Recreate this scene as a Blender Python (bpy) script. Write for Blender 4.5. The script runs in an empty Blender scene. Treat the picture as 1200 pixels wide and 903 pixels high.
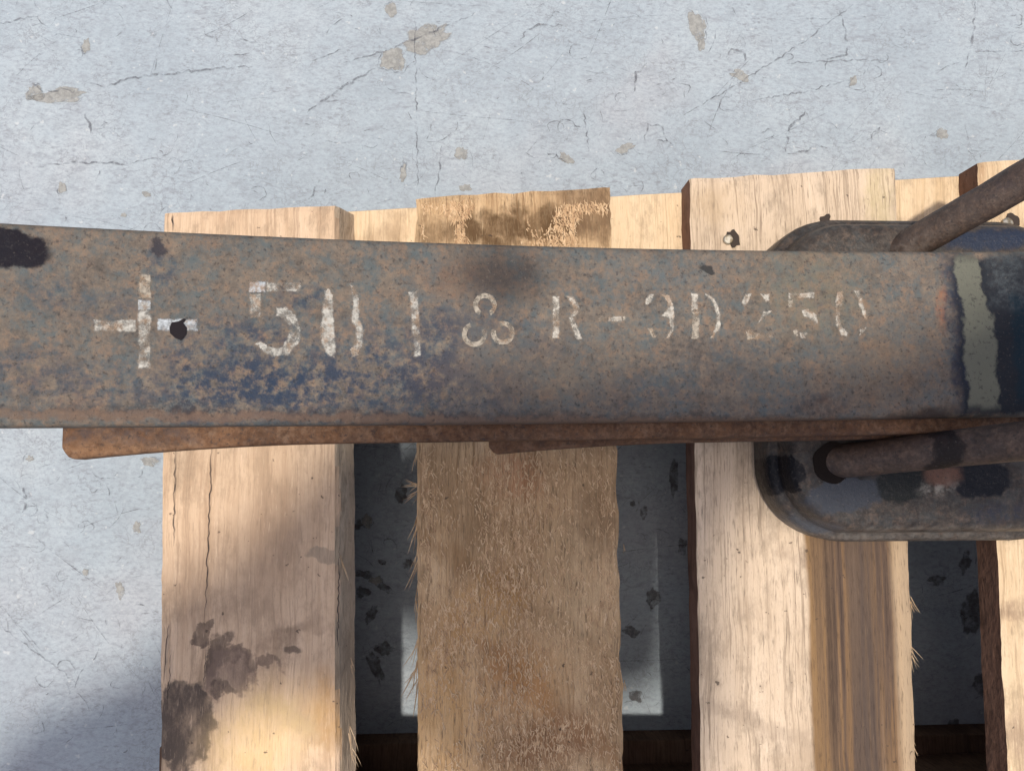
import bpy, bmesh, math, random
from mathutils import Vector, Matrix, noise as mnoise

# ------------------------------------------------------------------ camera, sky, sun, exposure
S = bpy.context.scene
COL = S.collection
random.seed(7)
W0, H0, F = 1200.0, 903.0, 950.0            # photograph size, focal length in its pixels
CAM = Vector((0.0, 0.0, 0.549))
n = Vector((-40.0, -88.5, -F)).normalized()  # straight down, seen in camera space
zc = -n
yc = (Vector((0, 1, 0)) - zc * zc.y).normalized()
xc = yc.cross(zc)
RCW = Matrix((xc, yc, zc))                   # camera space -> world (rows are world axes in camera space)
cd = bpy.data.cameras.new('Camera')
cd.sensor_fit = 'HORIZONTAL'; cd.sensor_width = 36.0; cd.lens = 36.0 * F / W0
cd.clip_start = 0.01; cd.clip_end = 100.0
cam = bpy.data.objects.new('Camera', cd)
cam.matrix_world = Matrix.Translation(CAM) @ RCW.to_4x4()
COL.objects.link(cam); S.camera = cam

SUN_DIR = Vector((-0.10, -0.07, 1.0)).normalized()   # towards the sun
elev = math.asin(SUN_DIR.z); azim = math.atan2(SUN_DIR.x, SUN_DIR.y)
wd = bpy.data.worlds.new('World'); S.world = wd; wd.use_nodes = True
wn = wd.node_tree.nodes; wn.clear()
sky = wn.new('ShaderNodeTexSky'); sky.sky_type = 'NISHITA'; sky.sun_disc = False
sky.sun_elevation = elev; sky.sun_rotation = azim
sky.air_density = 0.8; sky.dust_density = 4.0; sky.ozone_density = 1.0
bg = wn.new('ShaderNodeBackground'); bg.inputs['Strength'].default_value = 0.125
wo = wn.new('ShaderNodeOutputWorld')
wd.node_tree.links.new(sky.outputs[0], bg.inputs[0]); wd.node_tree.links.new(bg.outputs[0], wo.inputs[0])
sd = bpy.data.lights.new('Sun', 'SUN'); sd.energy = 3.3; sd.angle = math.radians(1.6); sd.color = (1.0, 0.93, 0.82)
so = bpy.data.objects.new('Sun', sd); so.rotation_euler = SUN_DIR.to_track_quat('Z', 'Y').to_euler()
COL.objects.link(so)
S.view_settings.view_transform = 'Standard'; S.view_settings.look = 'None'
S.view_settings.exposure = 0.30; S.view_settings.gamma = 1.0; S.view_settings.use_curve_mapping = False
S.render.engine = 'CYCLES'
S.cycles.max_bounces = 6

# ------------------------------------------------------------------ helpers
Z_DECK, T_DECK = 0.140, 0.018
def at(px, py, z):
    """World point at height z that stands at this spot of the photograph."""
    d = RCW @ Vector((px - W0 / 2, -(py - H0 / 2), -F))
    t = (z - CAM.z) / d.z
    return CAM + d * t

def empty(name, loc, label, cat, group=None):
    o = bpy.data.objects.new(name, None); o.location = loc; o.empty_display_size = 0.02
    o['label'] = label; o['category'] = cat
    if group: o['group'] = group
    COL.objects.link(o); return o

def link(name, me, mat, parent=None, kind=None, label=None, smooth=False):
    o = bpy.data.objects.new(name, me)
    if mat: me.materials.append(mat)
    if smooth:
        for p in me.polygons: p.use_smooth = True
    COL.objects.link(o)
    if parent is not None:
        o.parent = parent
        M = Matrix.Identity(4); q = parent
        o.matrix_parent_inverse = world_of(parent).inverted()
    if kind: o['kind'] = kind
    if label: o['label'] = label
    return o

def world_of(o):
    M = Matrix.LocRotScale(o.location, o.rotation_euler, o.scale)
    if o.parent: M = world_of(o.parent) @ o.matrix_parent_inverse @ M
    return M

def mesh(name, v, f):
    me = bpy.data.meshes.new(name); me.from_pydata([tuple(a) for a in v], [], f); me.update(); return me

def fn(x, y, z=0.0): return mnoise.noise(Vector((x, y, z)))

class NT:
    """Small wrapper for building node materials."""
    def __init__(s, name):
        s.m = bpy.data.materials.new(name); s.m.use_nodes = True
        s.t = s.m.node_tree; s.t.nodes.clear()
        s.out = s.t.nodes.new('ShaderNodeOutputMaterial')
        s.co = s.t.nodes.new('ShaderNodeTexCoord').outputs['Object']
    def set(s, sock, v):
        if isinstance(v, bpy.types.NodeSocket): s.t.links.new(v, sock)
        else:
            if sock.type == 'RGBA' and len(v) == 3: v = (*v, 1)
            sock.default_value = v
    def map(s, scale=(1, 1, 1), rot=0.0, loc=(0, 0, 0), vec=None, typ='POINT'):
        d = s.t.nodes.new('ShaderNodeMapping'); d.vector_type = typ
        s.set(d.inputs['Vector'], vec or s.co)
        d.inputs['Location'].default_value = loc; d.inputs['Rotation'].default_value = (0, 0, rot); d.inputs['Scale'].default_value = scale
        return d.outputs[0]
    def noise(s, scale, detail=4, rough=0.55, vec=None, dist=0.0, color=False):
        d = s.t.nodes.new('ShaderNodeTexNoise'); s.set(d.inputs['Vector'], vec or s.co)
        d.inputs['Scale'].default_value = scale; d.inputs['Detail'].default_value = detail
        d.inputs['Roughness'].default_value = rough; d.inputs['Distortion'].default_value = dist
        return d.outputs['Color' if color else 'Fac']
    def vor(s, scale, feature='F1', vec=None, rand=1.0, out='Distance'):
        d = s.t.nodes.new('ShaderNodeTexVoronoi'); d.feature = feature; s.set(d.inputs['Vector'], vec or s.co)
        d.inputs['Scale'].default_value = scale; d.inputs['Randomness'].default_value = rand
        return d.outputs[out]
    def math(s, op, a, b=0.0, clamp=False):
        d = s.t.nodes.new('ShaderNodeMath'); d.operation = op; d.use_clamp = clamp
        s.set(d.inputs[0], a); s.set(d.inputs[1], b); return d.outputs[0]
    def rng(s, v, a, b, c=0.0, d=1.0):
        k = s.t.nodes.new('ShaderNodeMapRange'); k.interpolation_type = 'SMOOTHSTEP'
        s.set(k.inputs['Value'], v)
        for nme, x in (('From Min', a), ('From Max', b), ('To Min', c), ('To Max', d)): s.set(k.inputs[nme], x)
        return k.outputs['Result']
    def mix(s, fac, a, b, mode='MIX'):
        d = s.t.nodes.new('ShaderNodeMix'); d.data_type = 'RGBA'; d.blend_type = mode
        s.set(d.inputs[0], fac); s.set(d.inputs[6], a); s.set(d.inputs[7], b); return d.outputs[2]
    def ramp(s, fac, stops):
        d = s.t.nodes.new('ShaderNodeValToRGB'); s.set(d.inputs[0], fac)
        e = d.color_ramp.elements
        while len(e) < len(stops): e.new(0.5)
        for k, (p, c) in zip(e, stops): k.position = p; k.color = (*c, 1)
        return d.outputs[0]
    def warp(s, scale, amp, detail=3, vec=None):
        c = s.noise(scale, detail, 0.6, vec, color=True)
        a = s.t.nodes.new('ShaderNodeVectorMath'); a.operation = 'SUBTRACT'; s.set(a.inputs[0], c); a.inputs[1].default_value = (.5, .5, .5)
        b = s.t.nodes.new('ShaderNodeVectorMath'); b.operation = 'SCALE'; s.set(b.inputs[0], a.outputs[0]); b.inputs['Scale'].default_value = amp
        e = s.t.nodes.new('ShaderNodeVectorMath'); e.operation = 'ADD'; s.set(e.inputs[0], vec or s.co); s.set(e.inputs[1], b.outputs[0])
        return e.outputs[0]
    def blob(s, vec, c, rx, ry, ang=0.0, soft=0.25):
        """Mask of a mark with a place and a shape of its own."""
        mp = s.map((rx, ry, 1e4), ang, (c[0], c[1], 0), vec, 'TEXTURE')
        if soft < 0:      # squarish mark
            e = s.t.nodes.new('ShaderNodeSeparateXYZ'); s.set(e.inputs[0], mp)
            v = s.math('MAXIMUM', s.math('ABSOLUTE', e.outputs[0]), s.math('ABSOLUTE', e.outputs[1])); soft = -soft
        else:
            l = s.t.nodes.new('ShaderNodeVectorMath'); l.operation = 'LENGTH'; s.set(l.inputs[0], mp); v = l.outputs['Value']
        return s.rng(v, 1 + soft, 1 - soft)
    def bump(s, h, strength, dist, nrm=None):
        d = s.t.nodes.new('ShaderNodeBump'); s.set(d.inputs['Height'], h)
        d.inputs['Strength'].default_value = strength; d.inputs['Distance'].default_value = dist
        if nrm: s.set(d.inputs['Normal'], nrm)
        return d.outputs[0]
    def finish(s, color, rough=0.6, metal=0.0, nrm=None, spec=0.5, alpha=None):
        d = s.t.nodes.new('ShaderNodeBsdfPrincipled')
        s.set(d.inputs['Base Color'], color); s.set(d.inputs['Roughness'], rough); s.set(d.inputs['Metallic'], metal)
        d.inputs['Specular IOR Level'].default_value = spec
        if nrm: s.set(d.inputs['Normal'], nrm)
        if alpha is not None: s.set(d.inputs['Alpha'], alpha)
        s.t.links.new(d.outputs[0], s.out.inputs[0]); return s.m

PXD = 0.000432   # metres per photograph pixel on the deck
PXS = 0.000345   # ... on the spring
PXF = 0.00058    # ... on the floor

# ------------------------------------------------------------------ materials
def mat_floor():
    k = NT('painted_concrete')
    c = k.ramp(k.noise(8, 4, .65), [(.3, (.262, .306, .342)), (.5, (.30, .345, .38)), (.7, (.345, .383, .41))])
    c = k.mix(k.rng(k.noise(4.5, 4, .65, k.map(loc=(2, 8, 0))), .48, .68, 0, .5), c, (.33, .325, .345))
    c = k.mix(k.rng(k.noise(75, 5, .74), .45, .68, 0, .38), c, (.225, .25, .275))
    wv = k.warp(35, .014)
    for i, (rot, sc) in enumerate(((.3, 1.4), (-.9, 1.5), (1.4, 1.1), (-.45, .8))):
        mp = k.map((42 * sc, 140 * sc, 1), rot, (i * 3.7, 1.3 * i, 0), wv)
        c = k.mix(k.rng(k.noise(1, 4, .70, mp), .56, .74, 0, .5), c, (.19, .20, .225))
    v = k.vor(130, 'DISTANCE_TO_EDGE', k.warp(60, .022, 4))
    cell = k.noise(26, 3, .6, k.map(loc=(3, 1, 0)))
    c = k.mix(k.math('MULTIPLY', k.rng(v, .05, .004), k.rng(cell, .47, .60, 0, .5)), c, (.17, .175, .19))
    fine = k.noise(280, 5, .78, k.map((1, 1.5, 1), .2, (4, 4, 0)))
    c = k.mix(k.rng(fine, .46, .66, 0, .5), c, (.195, .21, .235))
    clump = k.rng(k.noise(34, 4, .7, k.map(loc=(6, 2, 0))), .46, .62)
    c = k.mix(k.math('MULTIPLY', clump, k.rng(k.noise(210, 5, .75, k.map((1, 2.2, 1), .5, (1, 9, 0))), .50, .62, 0, .6)), c, (.16, .165, .185))
    c = k.mix(k.rng(fine, .45, .30, 0, .35), c, (.43, .46, .48))
    c = k.mix(k.rng(k.noise(170, 3, .5, k.map(loc=(9, 4, 0))), .66, .74, 0, .45), c, (.50, .51, .51))
    return k.finish(c, .62, 0, k.bump(fine, .35, .0012), .15)

def mat_wood(name, light, mid, dark, seed, stains=(), grain=1.0, rough=.78, pores=.5, bump=.5, extra=None, tilt=-.025, lines=.55):
    k = NT(name)
    off = (seed * 1.37, seed * 2.11, seed * .7)
    wv = k.warp(14, .008)
    g1 = k.noise(1, 6, .65, k.map((130, 4, 30), tilt, off, wv))
    g2 = k.noise(1, 5, .7, k.map((800, 20, 90), tilt, off, wv))
    big = k.noise(24, 6, .65, k.map((1, .55, 1), 0, off))
    f = k.math('ADD', k.math('MULTIPLY', g1, .45), k.math('ADD', k.math('MULTIPLY', big, .4), k.math('MULTIPLY', g2, .25)))
    c = k.ramp(f, [(.42, dark), (.54, mid), (.68, light)])
    c = k.mix(k.rng(g2, .5, .72, 0, .5 * grain), c, dark)
    rl = k.noise(1, 3, .6, k.map((95, 1.6, 10), tilt, (seed * 3.1, seed, 0), wv))
    rid = k.math('ABSOLUTE', k.math('SUBTRACT', k.math('FRACT', k.math('MULTIPLY', rl, 9.0)), .5))
    c = k.mix(k.math('MULTIPLY', k.rng(rid, .14, .02), k.rng(g2, .35, .6, .15, 1)), c, dark) if grain < .9 else k.mix(k.math('MULTIPLY', k.rng(rid, .16, .02, 0, lines), k.rng(g2, .35, .6, .1, 1)), c, tuple(x * .7 for x in dark))
    dirt = k.noise(90, 6, .75, k.map((1, .5, 1), 0, off))
    c = k.mix(k.rng(dirt, .46, .68, 0, .6), c, tuple(x * .5 for x in mid))
    brk = k.rng(dirt, .3, .6, .55, 1); cache = {}
    for (px, py, rx, ry, ang, col, st, soft, wamp) in stains:
        wamp = 20 * max(1, round(wamp / 20))
        if wamp not in cache: cache[wamp] = k.warp(110, wamp * 1.15 * PXD, 6, k.map((1, .6, 1)) if False else None)
        m = k.blob(cache[wamp], at(px, py, Z_DECK), rx * PXD, ry * PXD, ang, soft * (.6 if soft < .45 else 1))
        c = k.mix(k.math('MULTIPLY', k.math('MULTIPLY', m, brk), st), c, col)
    pr = k.noise(1, 4, .65, k.map((1100, 110, 200), tilt, off))
    c = k.mix(k.rng(pr, .54, .70, 0, pores), c, tuple(x * .38 for x in mid))
    c = k.mix(k.rng(pr, .42, .28, 0, .35), c, tuple(min(.75, x * 1.15) for x in light))
    if extra: c = extra(k, c, pr)
    sp = k.noise(230, 3, .55, k.map(loc=off))
    c = k.mix(k.rng(sp, .69, .74, 0, .75), c, (.055, .038, .03))
    return k.finish(c, rough, 0, k.bump(k.math('SUBTRACT', 1.0, pr), bump, .0016), .15)

def mat_steel(name, px=PXS, zref=.225, spots=(), seed=0.0, blue=1.0, base=None, loc=None, rough=(.55, .8), spec=.1, rust=.66):
    k = NT(name)
    off = (seed, seed * .6, 0)
    loc = loc or (lambda x, y: at(x, y, zref))
    b = base or ((.058, .051, .046), (.130, .107, .087), (.205, .162, .123))
    n1 = k.noise(80, 5, .72, k.map(loc=off)); n2 = k.noise(380, 5, .72, k.map(loc=off))
    c = k.ramp(k.math('ADD', k.math('MULTIPLY', n1, .5), k.math('MULTIPLY', n2, .5)), [(.33, b[0]), (.5, b[1]), (.68, b[2])])
    nb = k.noise(80, 6, .74, k.map(loc=(4 + seed, 2, 0)))
    nf = k.noise(290, 4, .7, k.map(loc=(8 + seed, 1, 0)))
    # grey blue paint worn thin, in patches and in specks
    c = k.mix(k.rng(k.math('ADD', k.math('MULTIPLY', nb, .55), k.math('MULTIPLY', nf, .45)), .43, .62, 0, .78 * blue), c, (.078, .101, .108))
    # rust blooms and grains
    nr = k.noise(165, 6, .72, k.map(loc=(1 + seed, 7, 0)))
    c = k.mix(k.rng(k.math('ADD', k.math('MULTIPLY', nr, .6), k.math('MULTIPLY', n2, .4)), .47, .66, 0, rust), c, (.195, .124, .082))
    wv = k.warp(130, 26 * px, 5)
    nbk = k.math('ADD', k.math('MULTIPLY', k.noise(190, 6, .74, k.map(loc=(2 + seed, 5, 0))), .6), k.math('MULTIPLY', nf, .4))
    for (x, y, rx, ry, ang, col, st, soft, brk) in spots:
        m = k.blob(wv, loc(x, y), rx * px, ry * px, ang, soft)
        if brk: m = k.math('MULTIPLY', m, k.rng(nbk, .50 - brk * .55, .53 + brk * .45))
        c = k.mix(k.math('MULTIPLY', m, st), c, col)
    pit = k.noise(620, 4, .65, k.map(loc=off)); pv = k.noise(760, 3, .6, k.map(loc=(5, 5, 0)))
    c = k.mix(k.rng(pit, .55, .68, 0, .6), c, (.03, .028, .03))
    c = k.mix(k.rng(pv, .60, .74, 0, .22), c, (.22, .19, .16))
    ro = k.rng(n1, .3, .7, *rough)
    return k.finish(c, ro, 0, k.bump(n2, .55, .0012), spec)

# ------------------------------------------------------------------ floor
half = 1.5
fl = mesh('floor', [(-half, -half, 0), (half, -half, 0), (half, half, 0), (-half, half, 0)], [(0, 1, 2, 3)])
floor = link('floor', fl, mat_floor(), kind='structure')

# ------------------------------------------------------------------ made-up blocker overhead, out of view: its outline shapes the near side's shade
ZC = 1.5
shade = [(-200, 980), (0, 890), (90, 800), (185, 690), (265, 650), (320, 590), (380, 530), (520, 470), (600, 445), (760, 450), (960, 430), (1080, 370), (1150, 335), (1350, 340), (1350, 600), (1100, 608), (990, 590), (880, 585), (845, 650),
         (838, 740), (838, 850), (820, 925), (690, 960), (540, 925), (440, 850), (330, 815), (235, 860), (200, 1000), (100, 1500), (-700, 1500)]
cv_ = [at(x, y, Z_DECK) + SUN_DIR * ((ZC - Z_DECK) / SUN_DIR.z) for x, y in shade]
nc = len(cv_)
kc_ = NT('shade_blocker_sheet')
link('shade_blocker', mesh('shade_blocker', cv_ + [v + Vector((0, 0, .03)) for v in cv_],
     [tuple(range(nc)), tuple(reversed(range(nc, 2 * nc)))] + [(i, i + nc, (i + 1) % nc + nc, (i + 1) % nc) for i in range(nc)]),
     kc_.finish(kc_.ramp(kc_.noise(4, 3), [(.3, (.3, .3, .3)), (.7, (.4, .4, .4))]), .8), kind='structure')

# ------------------------------------------------------------------ pallet
pal_c = at(640, 560, 0)
pallet = empty('wooden_pallet', (pal_c.x, pal_c.y, 0), 'rough wooden pallet of pale and brown deck boards lying on the grey painted floor', 'pallet')

def board(name, q, ztop, th, mat, seed, parent=pallet, wl=.0012, wr=.0012, nu=14, nv=170, rag=.0006, label=None, slope_r=0.0, wav=.0006, pix=True, side=None):
    """Plank from four corners (tl, tr, br, bl), with worn arrises and uneven saw faces."""
    P = [at(x, y, ztop) for x, y in q] if pix else [Vector((x, y, ztop)) for x, y in q]
    tl, tr, br, bl = P
    us = [0, .008, .03] + [.03 + .94 * i / (nu - 4) for i in range(1, nu - 4)] + [.97, .992, 1]
    vs = [0, .004] + [.004 + .992 * i / nv for i in range(1, nv)] + [.996, 1]
    wid = (tr - tl).length
    V, Fc = [], []
    nU, nV = len(us), len(vs)
    def pos(u, v):
        p = (bl * (1 - v) + tl * v) * (1 - u) + (br * (1 - v) + tr * v) * u
        p = p.copy()
        el = max(0, 1 - u / .03); er = max(0, 1 - (1 - u) / .03)
        ax = (tr - tl).normalized(); ay = (tl - bl).normalized()
        p += ax * ((el + er) * rag * (fn(v * 40, seed, u * 3) + .6 * fn(v * 160, seed + 5, u * 3)))
        ev = max(0, 1 - v / .02) + max(0, 1 - (1 - v) / .02)
        p += ay * (ev * rag * 1.6 * (fn(u * 9, seed + 9) + .5 * fn(u * 40, seed + 3)))
        dz = wav * (fn(u * 3, v * 9, seed) + .5 * fn(u * 9, v * 40, seed))
        if u < .02: dz -= wl * (1 - u / .02) * (.7 + .6 * fn(v * 25, seed + 2))
        if u > .98: dz -= wr * ((u - .98) / .02) * (.7 + .6 * fn(v * 25, seed + 4))
        if v > .996 or v < .004: dz -= .0008
        p.z += dz
        return p
    for v in vs:
        for u in us: V.append(pos(u, v))
    nb = len(V)
    ax = (tr - tl).normalized()
    for v in vs:
        for u in us:
            p = pos(u, v); p.z = ztop - th
            if slope_r: p += ax * slope_r * max(0, (u - .9) / .1)
            V.append(p)
    for j in range(nV - 1):
        for i in range(nU - 1):
            a = j * nU + i
            Fc.append((a, a + 1, a + nU + 1, a + nU)); Fc.append((nb + a, nb + a + nU, nb + a + nU + 1, nb + a + 1))
    for j in range(nV - 1):
        a = j * nU; Fc.append((a, a + nU, nb + a + nU, nb + a))
        a = j * nU + nU - 1; Fc.append((a, nb + a, nb + a + nU, a + nU))
    for i in range(nU - 1):
        Fc.append((i, nb + i, nb + i + 1, i + 1))
        a = (nV - 1) * nU + i; Fc.append((a, a + 1, nb + a + 1, nb + a))
    me = mesh(name, V, Fc)
    o = link(name, me, mat, parent, label=label)
    if side:
        me.materials.append(side)
        for p in me.polygons:
            if abs(p.normal.z) < .5: p.material_index = 1
    return o

CREAM = ((.65, .485, .345), (.54, .39, .265), (.39, .262, .17))
DK = (.085, .062, .05)
m_b1 = mat_wood('pine_smooth', *CREAM, 1, [
    (238, 742, 13, 14, 0, DK, .95, .18, 40), (254, 768, 13, 26, -.5, DK, .9, .25, 40), (270, 790, 32, 24, .4, (.17, .12, .095), .85, .3, 60), (262, 806, 14, 10, 0, DK, .8, .3, 40),
    (214, 852, 36, 50, 0, (.085, .066, .055), .97, .16, 40), (300, 772, 30, 8, -.3, (.13, .09, .07), .7, .4, 60), (343, 760, 9, 5, 0, DK, .8, .4, 20), (330, 560, 60, 90, .3, (.42, .29, .19), .45, .8, 60),
    (280, 660, 90, 70, .2, (.36, .25, .17), .5, .7, 70), (360, 850, 60, 14, -.5, (.24, .19, .14), .6, .6, 40),
    (385, 835, 22, 40, .2, (.50, .27, .09), .6, .7, 40), (380, 649, 20, 8, 0, (.25, .2, .15), .8, .2, 8),
    (310, 860, 60, 45, .6, (.66, .46, .22), .6, .6, 50), (345, 740, 36, 12, .3, (.19, .13, .09), .5, .6, 60)], pores=.35)
m_b2 = mat_wood('rough_sawn', (.66, .475, .295), (.53, .36, .205), (.32, .20, .105), 2, [
    (600, 268, 104, 24, .05, (.10, .056, .026), .95, .45, 60), (690, 245, 42, 36, 0, (.15, .09, .05), .85, .5, 60),
    (600, 560, 34, 30, 0, (.34, .13, .06), .55, .7, 40), (600, 650, 40, 110, .5, (.33, .215, .11), .5, .8, 60),
    (690, 560, 26, 60, .1, (.30, .19, .1), .5, .7, 60), (560, 760, 20, 120, 1.0, (.33, .2, .1), .5, .7, 40),
    (640, 820, 14, 130, .85, (.25, .12, .05), .7, .5, 40), (590, 690, 12, 140, 1.0, (.26, .15, .07), .6, .6, 40), (560, 610, 30, 30, 0, (.24, .15, .08), .6, .7, 60), (520, 830, 40, 60, .4, (.58, .34, .14), .7, .7, 50), (560, 720, 60, 30, .6, (.52, .31, .13), .6, .7, 60), (620, 800, 50, 40, .4, (.50, .26, .10), .6, .7, 60), (700, 600, 26, 50, .1, (.21, .13, .07), .6, .6, 60), (520, 560, 30, 30, .1, (.24, .15, .08), .5, .6, 60),
    (640, 870, 60, 26, .3, (.24, .11, .05), .65, .6, 50), (670, 720, 40, 100, .1, (.50, .36, .21), .5, .7, 50)], grain=.7, pores=.95, bump=1.0)

def two_tone(k, c, pr):
    # heartwood half of the board: brown, streaked
    p = at(1012, 770, Z_DECK)
    e = at(944, 640, Z_DECK)
    sep = k.t.nodes.new('ShaderNodeSeparateXYZ'); k.set(sep.inputs[0], k.warp(26, .004))
    sy = k.t.nodes.new('ShaderNodeSeparateXYZ'); k.set(sy.inputs[0], k.co)
    m = k.math('MULTIPLY', k.rng(sep.outputs[0], e.x - .0014, e.x + .0014), k.rng(sy.outputs[1], .05, .03))
    st = k.noise(1, 5, .65, k.map((230, 5, 1), -.03))
    br = k.ramp(st, [(.36, (.05, .034, .027)), (.48, (.10, .066, .047)), (.57, (.16, .096, .05)), (.70, (.23, .15, .095))])
    cxx = [at(x, 770, Z_DECK).x for x in (948, 992, 1000, 1048)]
    fineb = k.rng(st, .3, .65, .35, 1)
    br = k.mix(k.math('MULTIPLY', k.rng(sep.outputs[0], cxx[1], cxx[0], 0, .8), fineb), br, (.225, .135, .062))
    br = k.mix(k.math('MULTIPLY', k.math('MULTIPLY', k.rng(sep.outputs[0], cxx[1], cxx[2]), k.rng(sep.outputs[0], cxx[3], cxx[2] + .004)), .75), br, (.075, .055, .045))
    e2 = at(1052, 770, Z_DECK)
    br = k.mix(k.rng(sep.outputs[0], e2.x - .003, e2.x + .002, 0, .75), br, (.42, .31, .2))
    br = k.mix(k.rng(pr, .52, .70, 0, .5), br, (.038, .026, .02))
    br = k.mix(k.rng(pr, .42, .30, 0, .12), br, (.30, .21, .13))
    return k.mix(m, c, br)
m_b3 = mat_wood('pine_two_tone', (.62, .495, .375), (.52, .405, .295), (.36, .27, .19), 3, [
    (880, 845, 90, 10, -.35, (.25, .19, .14), .55, .7, 50), (960, 890, 60, 22, .2, (.3, .22, .15), .5, .6, 60),  # first mark paints a diagonal streak of shade
    (1000, 650, 70, 14, 0, (.13, .085, .06), .6, .6, 40), (840, 240, 34, 26, 0, (.42, .30, .18), .5, .6, 50), (1030, 235, 16, 50, 0, (.45, .37, .2), .5, .6, 30)],
    extra=two_tone, pores=.75, lines=.85)
m_b4 = mat_wood('pine_pale', (.66, .52, .355), (.56, .42, .27), (.38, .25, .145), 4, [
    (1190, 715, 26, 10, .3, (.2, .13, .09), .6, .6, 30), (1195, 860, 20, 30, 0, (.26, .18, .13), .5, .6, 30)])
m_str = mat_wood('pine_bearer', (.68, .53, .355), (.60, .45, .295), (.48, .34, .2), 5, [(450, 262, 30, 16, .5, (.3, .2, .12), .55, .7, 40)], pores=.3)
m_under = mat_wood('pine_dirty', (.20, .125, .08), (.145, .085, .055), (.08, .047, .032), 6)

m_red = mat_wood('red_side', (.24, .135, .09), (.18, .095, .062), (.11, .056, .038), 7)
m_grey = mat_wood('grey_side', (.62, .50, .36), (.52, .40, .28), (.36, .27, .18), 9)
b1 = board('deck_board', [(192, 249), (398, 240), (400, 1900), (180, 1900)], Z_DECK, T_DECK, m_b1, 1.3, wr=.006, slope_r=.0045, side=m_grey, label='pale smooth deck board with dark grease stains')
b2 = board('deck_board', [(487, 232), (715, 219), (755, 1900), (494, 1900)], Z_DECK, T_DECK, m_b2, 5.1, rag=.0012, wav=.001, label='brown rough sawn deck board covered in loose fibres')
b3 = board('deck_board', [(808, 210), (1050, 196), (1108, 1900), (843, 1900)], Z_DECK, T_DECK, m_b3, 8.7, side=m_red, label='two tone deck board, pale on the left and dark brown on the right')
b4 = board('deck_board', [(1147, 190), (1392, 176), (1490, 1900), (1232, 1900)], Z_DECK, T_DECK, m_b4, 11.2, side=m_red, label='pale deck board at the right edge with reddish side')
for k in range(3):          # the pallet goes on past the right edge of the picture
    x = 1470 + 330 * k
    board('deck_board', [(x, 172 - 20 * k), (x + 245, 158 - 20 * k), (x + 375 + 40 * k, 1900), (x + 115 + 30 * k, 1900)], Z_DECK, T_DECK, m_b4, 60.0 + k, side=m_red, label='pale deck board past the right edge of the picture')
Z2 = Z_DECK - T_DECK
up = board('bearer_board', [(196, 260), (2400, 132), (2420, 350), (196, 480)], Z2 - .0003, .019, m_str, 14.0, nu=60, nv=14)
lo = board('bearer_board', [(188, 948), (2600, 930), (2640, 1250), (188, 1270)], Z2 - .0003, .019, m_under, 15.0, nu=60, nv=14)
Z3 = Z2 - .0195
for k, (o, ys) in enumerate(((up, 0), (lo, 1))):
    c0 = at(300, 370 if ys == 0 else 1080, Z3); xa = at(206, 370, Z3).x
    board('runner', [(xa, c0.y + .042), (.90, c0.y + .055), (.90, c0.y - .030), (xa, c0.y - .042)], Z3, Z3 - .0205, m_under, 20.0 + k, nu=40, nv=10, pix=False)  # unseen spacers made unbroken to shut light out of the gaps
    if ys == 1: y1, y0 = at(600, 868, .02).y, at(600, 868, .02).y - .12
    else:
        yy = at(800, 370, Z3).y; y1, y0 = yy + .045, yy - .045
    q = [(at(200, 500, .02).x, y1), (.90, y1 - .002), (.90, y0), (at(200, 500, .02).x, y0)]
    board('bottom_board', q, .0200, .0195, m_under, 40 + k, nu=60, nv=14, pix=False)

ya, yb = at(300, 370, Z3).y - .043, at(300, 1080, Z3).y + .043
xa = at(206, 370, Z3).x
board('side_light_stop', [(xa, ya), (xa + .06, ya), (xa + .06, yb), (xa, yb)], Z3, Z3 - .001, m_under, 33.0, nu=10, nv=40, pix=False)  # unseen plank added to keep side light from under the deck

# crack in the first board, nails
m_dark = NT('dark_gap'); m_dark = m_dark.finish((.035, .024, .018), .9)
m_nail = NT('nail_steel'); m_nail = m_nail.finish(m_nail.ramp(m_nail.noise(400, 3), [(.4, (.25, .2, .13)), (.6, (.55, .5, .4))]), .35, .8)

def ribbon_pts(V, Fc, pts, w, z):
    """Thin flat strip along points (world xy), tapering at both ends."""
    m = len(pts); b = len(V)
    for i, p in enumerate(pts):
        d = (pts[min(i + 1, m - 1)] - pts[max(i - 1, 0)]); d.z = 0
        if d.length < 1e-9: d = Vector((1, 0, 0))
        nn = Vector((-d.y, d.x, 0)).normalized()
        t = i / (m - 1); ww = w * (.15 + .85 * math.sin(math.pi * min(1, max(0, t))) ** .5) * (.6 + .8 * random.random()) * .5
        V.append((p.x + nn.x * ww, p.y + nn.y * ww, z)); V.append((p.x - nn.x * ww, p.y - nn.y * ww, z))
    for i in range(m - 1):
        a = b + 2 * i; Fc.append((a, a + 1, a + 3, a + 2))

def crack(pxs, w, z, jit=1.2, step=5, px=PXD):
    pts = []
    for (x0, y0), (x1, y1) in zip(pxs, pxs[1:]):
        L = max(2, int(math.hypot(x1 - x0, y1 - y0) / step))
        for i in range(L):
            t = i / L; pts.append(at(x0 + (x1 - x0) * t + random.uniform(-jit, jit), y0 + (y1 - y0) * t + random.uniform(-jit, jit), z))
    pts.append(at(*pxs[-1], z)); return pts
for pl, w in (([(248, 520), (246, 580), (243, 650), (240, 735)], .00035), ([(243, 760), (238, 800)], .0003), ([(205, 520), (203, 640)], .0003),
              ([(197, 730), (192, 800)], .0004), ([(200, 760), (196, 830)], .0003), ([(202, 252), (202, 270)], .0006), ([(398, 640), (396, 760)], .0005)):
    V, Fc = [], []
    ribbon_pts(V, Fc, crack(pl, w, Z_DECK + .0009), w, Z_DECK + .0009)
    link('drying_crack', mesh('drying_crack', V, Fc), m_dark, b1)

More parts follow.
